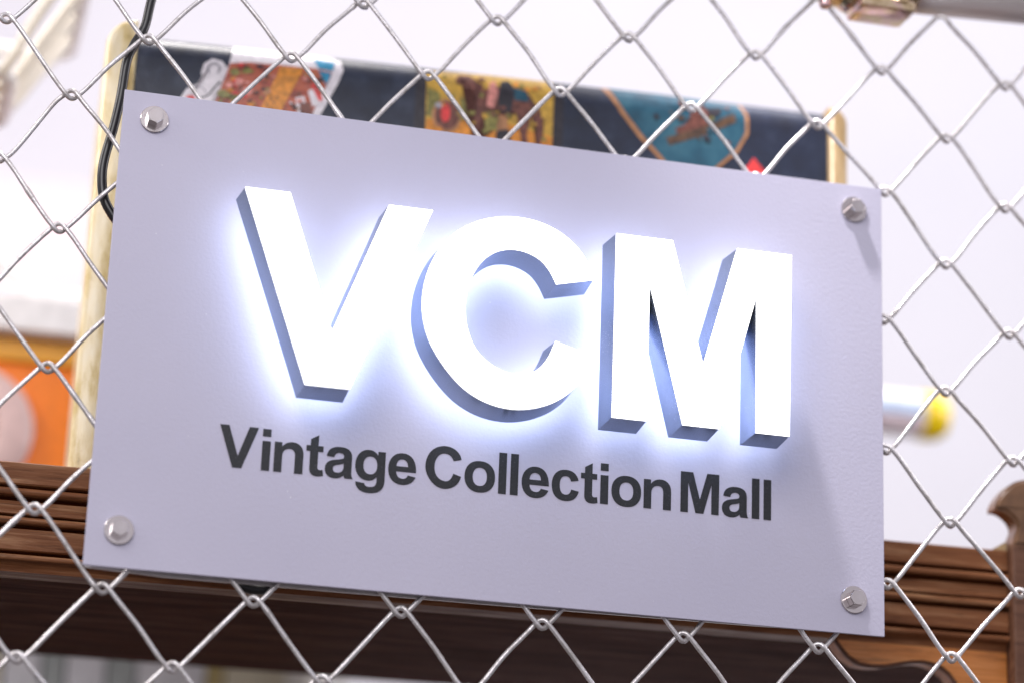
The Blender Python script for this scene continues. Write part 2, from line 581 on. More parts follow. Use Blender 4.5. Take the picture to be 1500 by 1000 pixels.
def offset_poly(poly, d):
    """shrink an outline by d (simple mitred offset)"""
    n = len(poly)
    area = sum(poly[k].x * poly[(k + 1) % n].y - poly[(k + 1) % n].x * poly[k].y for k in range(n))
    sg = 1 if area > 0 else -1
    out = []
    for k in range(n):
        a, b, c = poly[k - 1], poly[k], poly[(k + 1) % n]
        e1, e2 = (b - a).normalized(), (c - b).normalized()
        n1, n2 = Vector((-e1.y, e1.x)) * sg, Vector((-e2.y, e2.x)) * sg
        m = n1 + n2
        m = m / max(0.03, m.length_squared / 2) if m.length > 1e-6 else n1
        out.append(b + m * d)
    return out


# ------------------------------------------------------------------ setting: far wall
bm = bmesh.new()
bm_box(bm, -5, 6, 3.2, 3.3, -2.0, 5.0)
tag(from_bm("wall", bm, 'wall'), kind="structure")
bm = bmesh.new()
bm_box(bm, -5, 6, -4, 3.2, -1.30, -1.25)
tag(from_bm("floor", bm, 'floor'), kind="structure")

# ------------------------------------------------------------------ the sign
sign = tag(empty("sign", (0, 0, 0)), "lilac grey metal sign plate with glowing VCM letters bolted onto the chain link fence", "sign")
bm = bmesh.new()
bm_box(bm, -0.25, 0.25, 0.0, 0.0022, -0.15, 0.15, 0.0004)
from_bm("plate", bm, 'plate', sign)
# clamping plate behind the fence mesh
bk = [(-248, -148.8), (-201, -150.6), (-135, -150.4), (0, -149.6), (166, -148.0), (238, -146.4), (240, 144), (-244, 144)]
slab("backing_plate", [Vector(p) for p in bk], [], 0.0115, 0.0130, 'plate_edge', sign)

HB, HF = 0.018, 0.045
for outline in (BIG_V, BIG_C, BIG_M):
    L = empty("channel_letter", (0, 0, 0), 0, sign)
    # front face
    slab("front_face", offset_poly(outline, 0.1), [], -HF, -HF + 0.0019, 'face', L)
    # polished side band
    n = len(outline)
    inner = offset_poly(outline, 0.8)
    flare = offset_poly(outline, -1.2)      # the returns widen a little towards the plate
    verts, faces = [], []
    for lp, yy in ((outline, -HF + 0.0020), (flare, -HB), (inner, -HB), (inner, -HF + 0.0032)):
        verts += [(p.x * 0.001, yy, p.y * 0.001) for p in lp]
    for r_ in range(3):
        for k in range(n):
            a, b = r_ * n + k, r_ * n + (k + 1) % n
            faces.append((a, b, b + n, a + n))
    me = bpy.data.meshes.new("side_band")
    me.from_pydata(verts, [], faces)
    bm = bmesh.new()
    bm.from_mesh(me)
    bmesh.ops.recalc_face_normals(bm, faces=bm.faces)
    bm.to_mesh(me)
    bm.free()
    auto_smooth(link("side_band", me, 'band', L), 25)
    # halo light board inside the open back
    slab("halo_light", offset_poly(outline, 2.2), [], -HB - 0.0030, -HB - 0.0012, 'halo', L)
    # short stand-off studs into the plate
    cx = sum(p.x for p in outline) / n
    for (sx, sz) in {id(BIG_V): [(-118, -27)], id(BIG_C): [(-10, -30)],
                     id(BIG_M): [(70, -28), (162, -28)]}[id(outline)]:
        lathe("stand_off", [(0.002, 0.0), (0.002, 0.020)], 'bolt', L, 12, (sx * 0.001, -0.0205, sz * 0.001), 'Y')

# printed line
line = [('V', -175.9), ('i', -149.7), ('j', -149.7), ('n', -142.2), ('t', -122.8), ('a', -110.9), ('g', -92.4), ('e', -72.0), ('C', -49.0),
        ('o', -24.3), ('l', -2.9), ('l', 4.6), ('e', 11.8), ('c', 31.0), ('t', 49.6), ('i', 62.2), ('j', 62.2), ('o', 69.4), ('n', 90.3), ('M', 114.3),
        ('a', 141.6), ('l', 161.3), ('l', 169.1)]
cache = {}
text_root = empty("printed_text", (0, 0, 0), 0, sign)
for ch, x in line:
    zb = -82.9 + (x + 176) / 350 * 0.5
    o = slab("printed_letter", G[ch][0], G[ch][1], -0.00035, -0.00005, 'vinyl', text_root, x * 0.001, zb * 0.001, mesh=cache.get(ch))
    cache[ch] = o.data

# hex bolts with washers
for k, (bx, bz, rot) in enumerate([(-0.2304, 0.1322, 12), (0.2301, 0.1325, 40), (-0.2308, -0.1277, 0), (0.2291, -0.1284, 28)]):
    B = empty("bolt", (bx, 0, bz), 0, sign)
    lathe("washer", [(0.0020, 0.0), (0.0085, 0.0), (0.0088, -0.0003), (0.0088, -0.0012), (0.0085, -0.0015), (0.0020, -0.0015)], 'bolt', B, 40,
          (0, -0.0002, 0), 'Y', smooth=25)
    bm = bmesh.new()
    r = bmesh.ops.create_cone(bm, cap_ends=True, segments=6, radius1=0.0055, radius2=0.0055, depth=0.0066)
    bmesh.ops.bevel(bm, geom=[e for e in bm.edges], offset=0.00028, segments=1, affect='EDGES')
    bmesh.ops.rotate(bm, verts=bm.verts, cent=(0, 0, 0), matrix=Matrix.Rotation(math.radians(rot), 3, 'Z') )
    bmesh.ops.rotate(bm, verts=bm.verts, cent=(0, 0, 0), matrix=Matrix.Rotation(math.radians(90), 3, 'X'))
    bmesh.ops.translate(bm, verts=bm.verts, vec=(0, -0.0050, 0))
    auto_smooth(from_bm("hex_head", bm, 'bolt', B), 12)
    lathe("head_boss", [(0.0046, 0.0), (0.0044, -0.0003), (0.0004, -0.0003)], 'bolt', B, 32, (0, -0.0082, 0), 'Y', smooth=20)
    lathe("shank", [(0.002, 0.0), (0.002, 0.015)], 'bolt', B, 12, (0, -0.0002, 0), 'Y')

# ------------------------------------------------------------------ chain link fence
fence = tag(empty("chain_link_fence", (0, 0.0068, 0)), "galvanised chain link fence with large diamond mesh behind the lilac sign plate", "fence")
FIX = {(-12, 0): (-.9, 1.8), (-10, 0): (-1.2, -.3), (-11, -1): (-1.1, .3), (-11, -3): (-.9, .5), (-7, 1): (.5, -.7), (-8, 0): (.4, 0), (0, 0): (-1.3, -.9),
       (2, 2): (-.4, -1), (2, 0): (1.7, .9), (3, 1): (1.1, .8), (1, -1): (1.5, 1.4), (3, -1): (-1.6, -.1), (2, -2): (-.7, -.7), (-11, -7): (.7, .3),
       (-11, -9): (-.9, -.8), (3, -3): (-1.1, -.9), (2, -4): (-2.4, -.5), (3, -7): (2.0, 1.2), (2, -8): (-1, 0), (0, -8): (-.9, -.8), (-12, -2): (3.2, -2.5),
       (-9, -9): (0, .5), (-2, -8): (0, -.7), (-6, -8): (.3, .6), (1, 1): (.2, .4), (1, -5): (.5, .4), (1, -7): (.7, 0)}


def node(i, j):
    x = 208.423 + 44.664 * i - 0.252 * j + 0.015 * i * i - 0.010 * i * j - 0.021 * j * j
    z = 193.736 + 0.543 * i + 44.224 * j + 0.004 * i * i + 0.025 * i * j + 0.022 * j * j
    f = FIX.get((i, j))
    if f is None:
        rr = random.Random(i * 131 + j * 17)
        f = (rr.uniform(-0.8, 0.8), rr.uniform(-0.7, 0.7))
    return Vector(((x + f[0]) * 0.001, 0, (z + f[1]) * 0.001))


WR = 0.00150
for m in range(-11, 2):
    ctrl = []
    rr = random.Random(m + 50)
    for i in range(-15, 9):
        low = (i + m) % 2 == 0
        p = node(i, m if low else m + 1)
        sg = -1 if low else 1          # bend points down (low) or up
        # arriving leg from the left: for a low bend we arrive down the '\' leg (front), leave on '/' (back)
        fa, fb = (-1, 1) if low else (1, -1)
        prof = [(-0.0098, -0.0068, 1.0), (-0.0040, -0.0002, 0.95), (-0.0020, 0.0019, 0.6), (0.0, 0.0026, 0.0),
                (0.0020, 0.0019, -0.6), (0.0040, -0.0002, -0.95), (0.0098, -0.0068, -1.0)]
        for (dx, dz, f) in prof:
            yy = (fa if f > 0 else fb) * abs(f) * WR * 1.12
            ctrl.append(p + Vector((dx, yy, sg * dz)))
        # slight bow in the middle of the following leg
        if i < 8:
            q = node(i + 1, (m + 1) if low else m)
            mid = (p + q) / 2
            bow = Vector((rr.uniform(-.0006, .0006), 0, rr.uniform(0.0001, .0011)))
            ctrl.append(mid + bow + Vector((0, fb * WR * 1.05, 0)))
    pts = catmull(ctrl, 4)
    rads = []
    lump = 0
    for k in range(len(pts)):
        if lump <= 0 and rr.random() < 0.012:
            lump = 2
        rads.append(WR * (1 + rr.uniform(-0.03, 0.03) + (0.22 if lump > 0 else 0)))
        lump -= 1
    tube("wire", pts, rads, 'wire', fence, 10)

# top rail with sleeve joint clamp
rx = math.atan2(0.0092, 0.181)
def rail_z(x):
    return 0.2694 + (x - 0.262) * 0.0505
ra, rb = 0.0225, 0.0200
def rail_seg(name, x0, x1, r, mat, lift):
    pr = []
    for k in range(9):
        t = k / 8
        x = x0 + (x1 - x0) * t
        pr.append((x, -0.031, rail_z(x) + lift))
    return tube(name, pr, r, mat, fence, 48)
rail = rail_seg("top_rail", 0.245, 1.0, ra, 'rail', ra * 1.02)
rail_seg("top_rail", -0.9, 0.215, rb, 'rail_blue', rb * 1.02 + 0.0030)
OFF = (0.016, 0.031, 0.0168)
clamp = empty("rail_clamp", OFF, 0, fence)
for o in fence.children:
    if o.name.startswith("top_rail"):
        o.location = OFF
# stepped cast collar round the joint
def ring(name, prof, mat, x0):
    z0 = rail_z(x0) + ra * 1.02
    return lathe(name, [(r, h) for r, h in prof], mat, clamp, 48, (x0, -0.031, z0), 'X')
ring("collar", [(0.0208, -0.0285), (0.0245, -0.0270), (0.0250, -0.0190), (0.0235, -0.0170), (0.0262, -0.0140), (0.0285, -0.0080), (0.0290, -0.0020),
                (0.0270, 0.0005), (0.0258, 0.0040), (0.0256, 0.0230), (0.0268, 0.0250), (0.0270, 0.0320), (0.0250, 0.0335), (0.0226, 0.0335)], 'clamp', 0.226)
# lug hanging below the collar with its clamp screw
bm = bmesh.new()
bm_box(bm, 0.212, 0.251, -0.060, -0.030, 0.2545, 0.2625, 0.003)
auto_smooth(from_bm("lug", bm, 'clamp', clamp), 40)
lathe("screw", [(0.0030, -0.004), (0.0062, -0.004), (0.0068, -0.002), (0.0068, 0.002), (0.0050, 0.0035), (0.0042, 0.0040), (0.0042, 0.012)], 'clamp', clamp, 6,
      (0.241, -0.056, 0.2640), 'Z')
lathe("screw_thread", [(0.0036 + (0.0009 if k % 2 else 0), 0.0012 * k) for k in range(16)], 'clamp', clamp, 20, (0.241, -0.056, 0.2670), 'Z')
lathe("rivet", [(0.0012, 0.004), (0.0038, 0.003), (0.0040, -0.003), (0.0030, -0.0045)], 'clamp', clamp, 16, (0.1935, -0.040, 0.2620), 'Z')

# ------------------------------------------------------------------ cable
cab = [(-232, 245), (-237.2, 219), (-240.0, 199.6), (-245.5, 187), (-249.2, 174.8), (-250.9, 151.5), (-253.6, 130.4), (-257.4, 109.3), (-258.0, 96),
       (-255.6, 82.5), (-249.1, 71.7), (-240, 62), (-220, 40), (-196, 0), (-180, -60), (-172, -110), (-162, -143), (-146, -152.0), (-131, -143), (-122, -100),
       (-118, -40)]
cpts = catmull([(a * 0.001, 0.0150 + (0.0025 if b < 60 else 0), b * 0.001) for a, b in cab], 8)
tag(tube("power_cable", cpts, 0.0030, 'cable', None, 14), "black rubber power cable looping down behind the fence beside the sign", "cable")

# ------------------------------------------------------------------ wooden cabinet behind
WY = 0.0895
cab_root = tag(empty("wooden_cabinet", (0, WY, 0), math.radians(-2.0)),
               "old dark wooden cabinet top with grooved rail and turned finial behind the fence", "cabinet")


def moulding(name, x0, x1, prof, mat, seg=14):
    """prof: (y, z) mm front profile from top to bottom; closed at the back"""
    pr = prof + [(26, prof[-1][1]), (26, prof[0][1])]
    n = len(pr)
    verts, faces = [], []
    for k in range(seg + 1):
        x = x0 + (x1 - x0) * k / seg
        for (y, z) in pr:
            verts.append((x, y * 0.001, z * 0.001))
    for k in range(seg):
        for q in range(n):
            a, b = k * n + q, k * n + (q + 1) % n
            faces.append((a, b, b + n, a + n))
    faces.append(tuple(range(n)))
    faces.append(tuple(range(seg * n, seg * n + n)))
    bm = bmesh.new()
    me = bpy.data.meshes.new(name)
    me.from_pydata(verts, [], faces)
    bm.from_mesh(me)
    bmesh.ops.recalc_face_normals(bm, faces=bm.faces)
    bm.to_mesh(me)
    bm.free()
    return auto_smooth(link(name, me, mat, cab_root), 28)


def bead(zt, zb, out, n=8):
    c, r = (zt + zb) / 2, (zt - zb) / 2
    return [(-out * math.sin(math.pi * k / n) + 0.6, c + r * math.cos(math.pi * k / n)) for k in range(n + 1)]


X0, X1 = -0.62, 0.3705
moulding("rail_board", X0, X1, [(1.2, -66.6), (0, -67.4), (0, -80.2), (0.8, -81.0)], 'wood_rail')
moulding("groove", X0, X1, [(7, -81.0), (7, -83.4)], 'wood_shaded')
moulding("bead_strip", X0, X1, bead(-83.4, -88.2, 2.4), 'wood_rail')
moulding("groove", X0, X1, [(7, -88.2), (7, -91.4)], 'wood_shaded')
moulding("rail_board", X0, X1, [(1.4, -91.4), (0.6, -91.9), (1.6, -97.0), (0.2, -97.6), (0.2, -99.6), (1.0, -100.1)], 'wood_rail')
moulding("groove", X0, X1, [(7, -100.1), (7, -101.7)], 'wood_shaded')
moulding("bead_strip", X0, X1, bead(-101.7, -106.4, 2.4), 'wood_rail')
moulding("groove", X0, X1, [(7, -106.4), (7, -109.0)], 'wood_shaded')
moulding("rail_board", X0, X1, [(1.0, -109.0), (0, -109.6), (0, -122.2), (0.8, -122.9)], 'wood_rail')
moulding("groove", X0, X1, [(7, -122.9), (7, -125.4)], 'wood_shaded')
moulding("bead_strip", X0, X1, bead(-125.4, -129.2, 1.6) + [(2.0, -129.6), (4.2, -131.2), (5.4, -133.4), (5.8, -135.3)], 'wood_rail')
# top board reaching back: its underside is the soffit, its shade put into the colour
box("top_board", X0, 0.43, 0.0262, 0.292, -0.1335, -0.0668, 'wood_shaded', cab_root, 0.0015)
# post with moulded finial
bm = bmesh.new()
bm_box(bm, 0.3712, 0.428, -0.007, 0.050, -1.249, -0.0640, 0.0018)
from_bm("post", bm, 'wood_post', cab_root)
box("post", -0.675, -0.6205, -0.007, 0.050, -1.249, -0.064, 'wood_post', cab_root, 0.0018)
half = [(371.6, -64.2), (372.6, -58.0), (374.6, -52.0), (372.4, -46.5), (367.6, -42.4), (362.6, -40.6), (359.4, -40.4), (360.4, -35.6), (364.4, -29.0), (370.6, -22.6), (378.0, -18.8), (388.0, -17.2)]
fo = [v.to_2d() for v in catmull([(a_, b_, 0) for a_, b_ in half], 3)]
fo = fo + [Vector((2 * 397.0 - p.x, p.y)) for p in reversed(fo)]
fin = slab("finial", fo, [], -0.0085, 0.0090, 'finial', cab_root)
bm = bmesh.new()
bm.from_mesh(fin.data)
bmesh.ops.bevel(bm, geom=[e for e in bm.edges if len(e.link_faces) == 2 and abs(e.verts[0].co.y - e.verts[1].co.y) < 1e-6 and e.calc_face_angle(0) > 1.2],
                offset=0.0022, segments=3, affect='EDGES')
bm.to_mesh(fin.data)
bm.free()
auto_smooth(fin, 35)
slab("corner_wedge", [Vector(p) for p in [(360.2, -66.4), (370.6, -66.4), (370.6, -60.0)]], [], 0.0012, 0.020, 'trim_dark', cab_root)
# scroll bracket under the rail
br = [(252.0, -135.6), (255.4, -140.2), (260.5, -145.6), (267.2, -149.4), (276.0, -150.4), (285.0, -149.8), (294.0, -147.6), (303.7, -145.6), (311.5, -144.8), (318.1, -145.6),
      (325.0, -147.8), (330.5, -151.6), (335.2, -157.4), (338.0, -165.0), (339.4, -180.0), (340, -260), (370.6, -260), (370.6, -135.6)]
slab("scroll_bracket", [Vector(p) for p in br], [], 0.0052, 0.0260, 'wood_orange', cab_root)
lip = [v for v in catmull([(p[0] * 0.001, 0.0080, p[1] * 0.001) for p in br[:16]], 4)]
tube("bracket_lip", lip, 0.0021, 'wood_post', cab_root, 10)

# ------------------------------------------------------------------ suitcase
SY = 0.108
suit = tag(empty("suitcase", (0, SY, 0), math.radians(-3.2)), "navy vintage suitcase with cream end trims and travel stickers standing on the wooden cabinet", "suitcase")
ZB, RT, ZC = -0.0665, 0.0225, 0.2252
prof = [(0.0, ZB), (0.0, 0.02), (0.0, 0.10), (0.0, 0.16)]
NA = 14
for k in range(NA + 1):
    a = math.pi / 2 * k / NA
    prof.append((RT * (1 - math.cos(a)), ZC + RT * math.sin(a)))
prof += [(0.15, ZC + RT), (0.17, ZC + RT - 0.02), (0.17, ZB)]
n = len(prof)
xs = [-0.237 + (0.2505 + 0.237) * k / 12 for k in range(13)]
verts = [(x, y, z + 0.0012 * math.sin(math.pi * (x + 0.237) / 0.4875) * (1 if z > 0.2 else 0)) for x in xs for (y, z) in prof]
faces = [(k * n + q, k * n + (q + 1) % n, (k + 1) * n + (q + 1) % n, (k + 1) * n + q) for k in range(12) for q in range(n)]
faces += [tuple(range(n)), tuple(range(12 * n, 13 * n))]
me = bpy.data.meshes.new("body")
me.from_pydata(verts, [], faces)
bm = bmesh.new()
bm.from_mesh(me)
bmesh.ops.recalc_face_normals(bm, faces=bm.faces)
bm.to_mesh(me)
bm.free()
auto_smooth(link("body", me, 'navy', suit), 30)


def end_trim(x_in, x_out, mat):
    """rounded end binding: outline in XZ, swept through the suitcase depth"""
    s = 1 if x_out > x_in else -1
    wd = abs(x_out - x_in)
    top = 0.2510 if s < 0 else 0.2455
    r = wd * 0.95
    pts = [(x_in, ZB), (x_in, top)]
    for k in range(9):
        a = math.pi / 2 * k / 8
        pts.append((x_out - s * r + s * r * math.sin(a), top - r + r * math.cos(a)))
    pts.append((x_out, ZB))
    cl = []
    for p in pts:
        if not cl or (Vector(p) - Vector(cl[-1])).length > 1e-5:
            cl.append(p)
    m = len(cl)
    ys = [(-0.0052, 0.30), (-0.0046, 0.72), (-0.0030, 0.93), (0.0, 1.0), (0.17, 1.0)]
    verts = []
    for (yy, sc_) in ys:
        for (x, z) in cl:
            ins = (1 - sc_) * wd * 0.36
            u = (x - x_in) / (x_out - x_in)
            xx = x + (x_out - x_in) * (0.5 - u) * 2 * ins / wd
            zz = z - ins if z > 0.1 else z
            verts.append((xx, yy, zz))
    fs = [(k * m + q, k * m + (q + 1) % m, (k + 1) * m + (q + 1) % m, (k + 1) * m + q) for k in range(len(ys) - 1) for q in range(m)]
    fs += [tuple(range(m)), tuple(range((len(ys) - 1) * m, len(ys) * m))]
    me = bpy.data.meshes.new("end_trim")
    me.from_pydata(verts, [], fs)
    bm = bmesh.new()
    bm.from_mesh(me)
    bmesh.ops.recalc_face_normals(bm, faces=bm.faces)
    bm.to_mesh(me)
    bm.free()
    return auto_smooth(link("end_trim", me, mat, suit), 50)


end_trim(-0.2352, -0.2562, 'trim')
end_trim(0.2490, 0.2625, 'trim_dark')


def zfront(th):
    return ZC + RT * math.sin(th) - 0.445 * RT * (1 - math.cos(th))


def wrap(x, zf, lift):
    """point of the suitcase front for flat sheet coordinates (m): x along, zf height measured on the front plane"""
    if zf <= ZC:
        return Vector((x, -lift, zf))
    lo, hi = 0.0, math.radians(66)
    for _ in range(24):
        md = (lo + hi) / 2
        if zfront(md) < zf:
            lo = md
        else:
            hi = md
    th = lo + max(0.0, zf - zfront(math.radians(66))) / RT
    r = RT + lift
    return Vector((x, RT - r * math.cos(th), ZC + r * math.sin(th) + 0.0012 * math.sin(math.pi * (x + 0.237) / 0.4875)))


def sticker(name, poly, mat, parent, lift):
    """thin paper piece following the suitcase shell; poly in mm"""
    bm = bmesh.new()
    vs_ = [bm.verts.new((p[0] * 0.001, 0, p[1] * 0.001)) for p in poly]
    f = bm.faces.new(vs_)
    bmesh.ops.triangulate(bm, faces=[f])
    for k in range(12):
        zc = ZC - 0.002 + k * 0.0018
        bmesh.ops.bisect_plane(bm, geom=list(bm.verts) + list(bm.edges) + list(bm.faces), plane_co=(0, 0, zc), plane_no=(0, 0, 1))
    bmesh.ops.recalc_face_normals(bm, faces=bm.faces)
    top = {v: wrap(v.co.x, v.co.z, lift) for v in bm.verts}
    bot = {v: wrap(v.co.x, v.co.z, max(0.00002, lift - 0.00022)) for v in bm.verts}
    vv = list(bm.verts)
    ix = {v: k for k, v in enumerate(vv)}
    N = len(vv)
    verts = [top[v] for v in vv] + [bot[v] for v in vv]
    faces = [tuple(ix[v] for v in f.verts) for f in bm.faces] + [tuple(N + ix[v] for v in reversed(f.verts)) for f in bm.faces]
    for e in bm.edges:
        if len(e.link_faces) == 1:
            a, b = ix[e.verts[0]], ix[e.verts[1]]
            faces.append((a, b, b + N, a + N))
    bm.free()
    me = bpy.data.meshes.new(name)
    me.from_pydata(verts, [], faces)
    bm = bmesh.new()
    bm.from_mesh(me)
    bmesh.ops.recalc_face_normals(bm, faces=bm.faces)
    bm.to_mesh(me)
    bm.free()
    return link(name, me, mat, parent)


def circ(cx, cz, rx, rz=None, n=18, rot=0.0):
    rz = rz or rx
    o = []
    for k in range(n):
        a = 2 * math.pi * k / n
        x, z = rx * math.cos(a), rz * math.sin(a)
        o.append((cx + x * math.cos(rot) - z * math.sin(rot), cz + x * math.sin(rot) + z * math.cos(rot)))
    return o


def paper(name, c, var=0.12, rough=0.32):
    MAT[name] = plain(name, c, rough, 0.0, max(var, 0.3) if sum(c) < 2 else var, 260, coat=0.3)
    return name


paper("sticker_white", (0.80, 0.76, 0.80))
paper("sticker_grey", (0.34, 0.32, 0.36))
paper("sticker_red", (0.70, 0.05, 0.05))
paper("sticker_orange", (0.68, 0.26, 0.03))
paper("sticker_yellow", (0.58, 0.35, 0.05), 0.35)
paper("sticker_blue", (0.03, 0.28, 0.48))
paper("sticker_brown", (0.16, 0.055, 0.04), 0.5)
paper("sticker_black", (0.025, 0.022, 0.03), 0.4)
paper("sticker_tan", (0.42, 0.20, 0.09), 0.3)
paper("sticker_olive", (0.22, 0.20, 0.05), 0.5)
paper("sticker_pink", (0.70, 0.28, 0.24), 0.2)
MAT['sticker_scene'] = mottled("sticker_scene", [(0.30, (0.06, 0.05, 0.03)), (0.42, (0.34, 0.06, 0.04)), (0.55, (0.52, 0.13, 0.06)), (0.66, (0.30, 0.10, 0.10)),
                                                 (0.78, (0.62, 0.40, 0.30))], 130.0, 0.35, coat=0.3)
MAT['sticker_sky'] = mottled("sticker_sky", [(0.30, (0.008, 0.035, 0.06)), (0.5, (0.015, 0.085, 0.135)), (0.7, (0.045, 0.15, 0.20))], 40.0, 0.35, coat=0.3)
MAT['sticker_banner'] = mottled("sticker_banner", [(0.35, (0.03, 0.02, 0.018)), (0.6, (0.14, 0.075, 0.04))], 420.0, 0.4)

# sticker with a white border and a red-brown street scene
s1 = sticker("sticker", [(-170.5, 240.4), (-150, 243), (-133, 242.5), (-105, 240), (-97, 237), (-95.5, 231), (-98, 224), (-109, 198.3), (-114, 186), (-188, 186), (-180, 200),
                         (-173.4, 226)], 'sticker_white', suit, 0.0004)
s1["label"] = "white bordered sticker with red brown street scene"
sticker("print", [(-172.5, 227.5), (-160, 229.5), (-137, 230), (-114, 230), (-103, 228.5), (-114.6, 198.7), (-118, 189), (-185, 189), (-180, 200)], 'sticker_scene', s1, 0.00065)
sticker("print", [(-138.7, 228.6), (-122.5, 229.2), (-133, 205), (-139, 189), (-154, 189), (-149, 200)], 'sticker_orange', s1, 0.0009)
sticker("print", [(-116, 236.5), (-101.5, 235.5), (-102.8, 229.6), (-112.5, 230.4)], 'sticker_blue', s1, 0.0009)
sticker("print", [(-112.8, 228.8), (-103.8, 227.6), (-106.6, 220)], 'sticker_blue', s1, 0.0009)
sticker("print", [(-119, 214), (-112.5, 217.5), (-108.5, 206), (-115, 203)], 'sticker_white', s1, 0.0009)
sticker("print", [(-117.5, 219), (-114.5, 220), (-108.4, 209), (-110.5, 207)], 'sticker_red', s1, 0.0011)
sticker("print", [(-127, 208), (-121, 210), (-118, 196), (-125, 195)], 'sticker_white', s1, 0.0009)
sticker("print", [(-124, 204), (-117, 206), (-113, 192), (-122, 191)], 'sticker_brown', s1, 0.0011)
for (cx, cz, r_) in [(-169, 222, 3.4), (-161, 224, 3.0), (-176, 205, 4.0), (-168, 203, 3.4), (-172, 212, 2.4)]:
    sticker("print", circ(cx, cz, r_, r_ * 0.8, 12), 'sticker_olive', s1, 0.0009)
for (cx, cz, r_) in [(-166, 215, 3.6), (-160, 209, 4.2), (-170, 217, 1.8), (-156, 200, 3.2)]:
    sticker("print", circ(cx, cz, r_, r_ * 0.7, 12, 0.4), 'sticker_orange' if r_ < 3.5 else 'sticker_pink', s1, 0.00085)
for (cx, cz) in [(-144, 205), (-141.5, 203), (-146, 201), (-139.5, 207), (-143, 198)]:
    sticker("print", circ(cx, cz, 0.9, 0.7, 8), 'sticker_brown', s1, 0.0011)
# scroll-shaped white sticker
s2 = sticker("sticker", [(-205, 186), (-204.5, 198), (-200.5, 206), (-193, 211), (-189, 214), (-191.5, 218.5), (-190, 225.5), (-184.5, 229.6), (-178.2, 228.6), (-174, 224.5),
                         (-173.8, 217), (-176, 206), (-180, 196), (-183, 186)], 'sticker_white', suit, 0.0003)
s2["label"] = "white sticker with a curling scroll outline"
def stroke(cpts, wd):
    c = [v.to_2d() for v in catmull([(a, b, 0) for a, b in cpts], 5)]
    L_, R_ = [], []
    for k, p in enumerate(c):
        t = (c[min(k + 1, len(c) - 1)] - c[max(k - 1, 0)]).normalized()
        nn = Vector((-t.y, t.x)) * wd / 2
        L_.append(tuple(p + nn))
        R_.append(tuple(p - nn))
    return L_ + R_[::-1]
sticker("print", stroke([(-186.5, 219), (-187, 224), (-182.5, 226.6), (-178.8, 223.5), (-180.5, 219.5)], 1.0), 'sticker_grey', s2, 0.0005)
sticker("print", stroke([(-192, 200), (-186, 203), (-182, 209), (-178, 214)], 1.1), 'sticker_black', s2, 0.0005)
sticker("print", stroke([(-197, 206), (-194, 209), (-189, 207.5), (-187, 204)], 0.8), 'sticker_grey', s2, 0.0005)
sticker("print", circ(-197, 199.5, 3.2, 2.4, 12), 'sticker_red', s2, 0.0005)
# broad yellow desert sticker with animals
for xx in (-41.5, 55.0):
    sticker("strap", [(xx - 3.6, 239.5), (xx + 3.4, 239.5), (xx + 3.4, 150), (xx - 3.6, 150)], 'sticker_black', suit, 0.0003)
s3 = sticker("sticker", [(-38.0, 237.6), (5, 239.5), (51.2, 239.6), (51.2, 184), (-37.2, 184)], 'sticker_yellow', suit, 0.0004)
s3["label"] = "broad yellow sticker with dark animals on orange ground"
sticker("print", [(-37, 203), (-20, 206), (0, 203), (22, 206), (51, 200), (51, 186), (-37, 186)], 'sticker_orange', s3, 0.00065)
sticker("print", [(-37, 226), (-29, 224), (-26, 212), (-30, 204), (-37, 206)], 'sticker_olive', s3, 0.0007)
sticker("print", [(-14, 221), (-6, 224), (0, 216), (-4, 205), (-13, 208)], 'sticker_olive', s3, 0.0007)
sticker("print", circ(-23, 207, 10.2, 12.5, 20), 'sticker_tan', s3, 0.0009)
sticker("print", circ(-23, 207.5, 8.4, 10.4, 20), 'sticker_brown', s3, 0.0011)
sticker("print", circ(-24, 209, 3.4, 7.0, 12), 'sticker_red', s3, 0.0013)
sticker("print", circ(-29, 214, 2.6, 2.2, 10), 'sticker_grey', s3, 0.0013)
# animal with neck, body, legs
sticker("print", [(-18, 233), (-15, 236.5), (-8, 237), (-3, 234), (2, 228), (10, 231), (22, 232), (34, 228), (42, 219), (45, 206), (43, 192), (40, 192), (40.5, 206), (36, 214),
                  (33, 200), (35, 190), (31, 189), (28, 203), (25, 215), (10, 216), (3, 214), (-1, 202), (0, 190), (-4, 190), (-5, 204), (-4, 216), (-3, 224), (-8, 230), (-13, 229.5),
                  (-17, 230.5)], 'sticker_brown', s3, 0.0009)
sticker("print", [(6, 233), (10, 235), (12, 226), (9, 216), (4, 218)], 'sticker_pink', s3, 0.0012)
sticker("print", [(14, 235), (20, 236), (24, 230), (21, 214), (14, 214), (12, 224)], 'sticker_black', s3, 0.0013)
sticker("print", [(22, 232), (32, 230), (34, 224), (24, 224)], 'sticker_sky', s3, 0.0013)
sticker("print", [(3, 213), (12, 214), (12, 200), (4, 200)], 'sticker_olive', s3, 0.0012)
sticker("print", [(13, 212), (19, 212), (20, 200), (16, 190), (11, 190)], 'sticker_tan', s3, 0.0012)
sticker("print", [(12, 200), (20, 202), (24, 188), (11, 188)], 'sticker_black', s3, 0.0014)
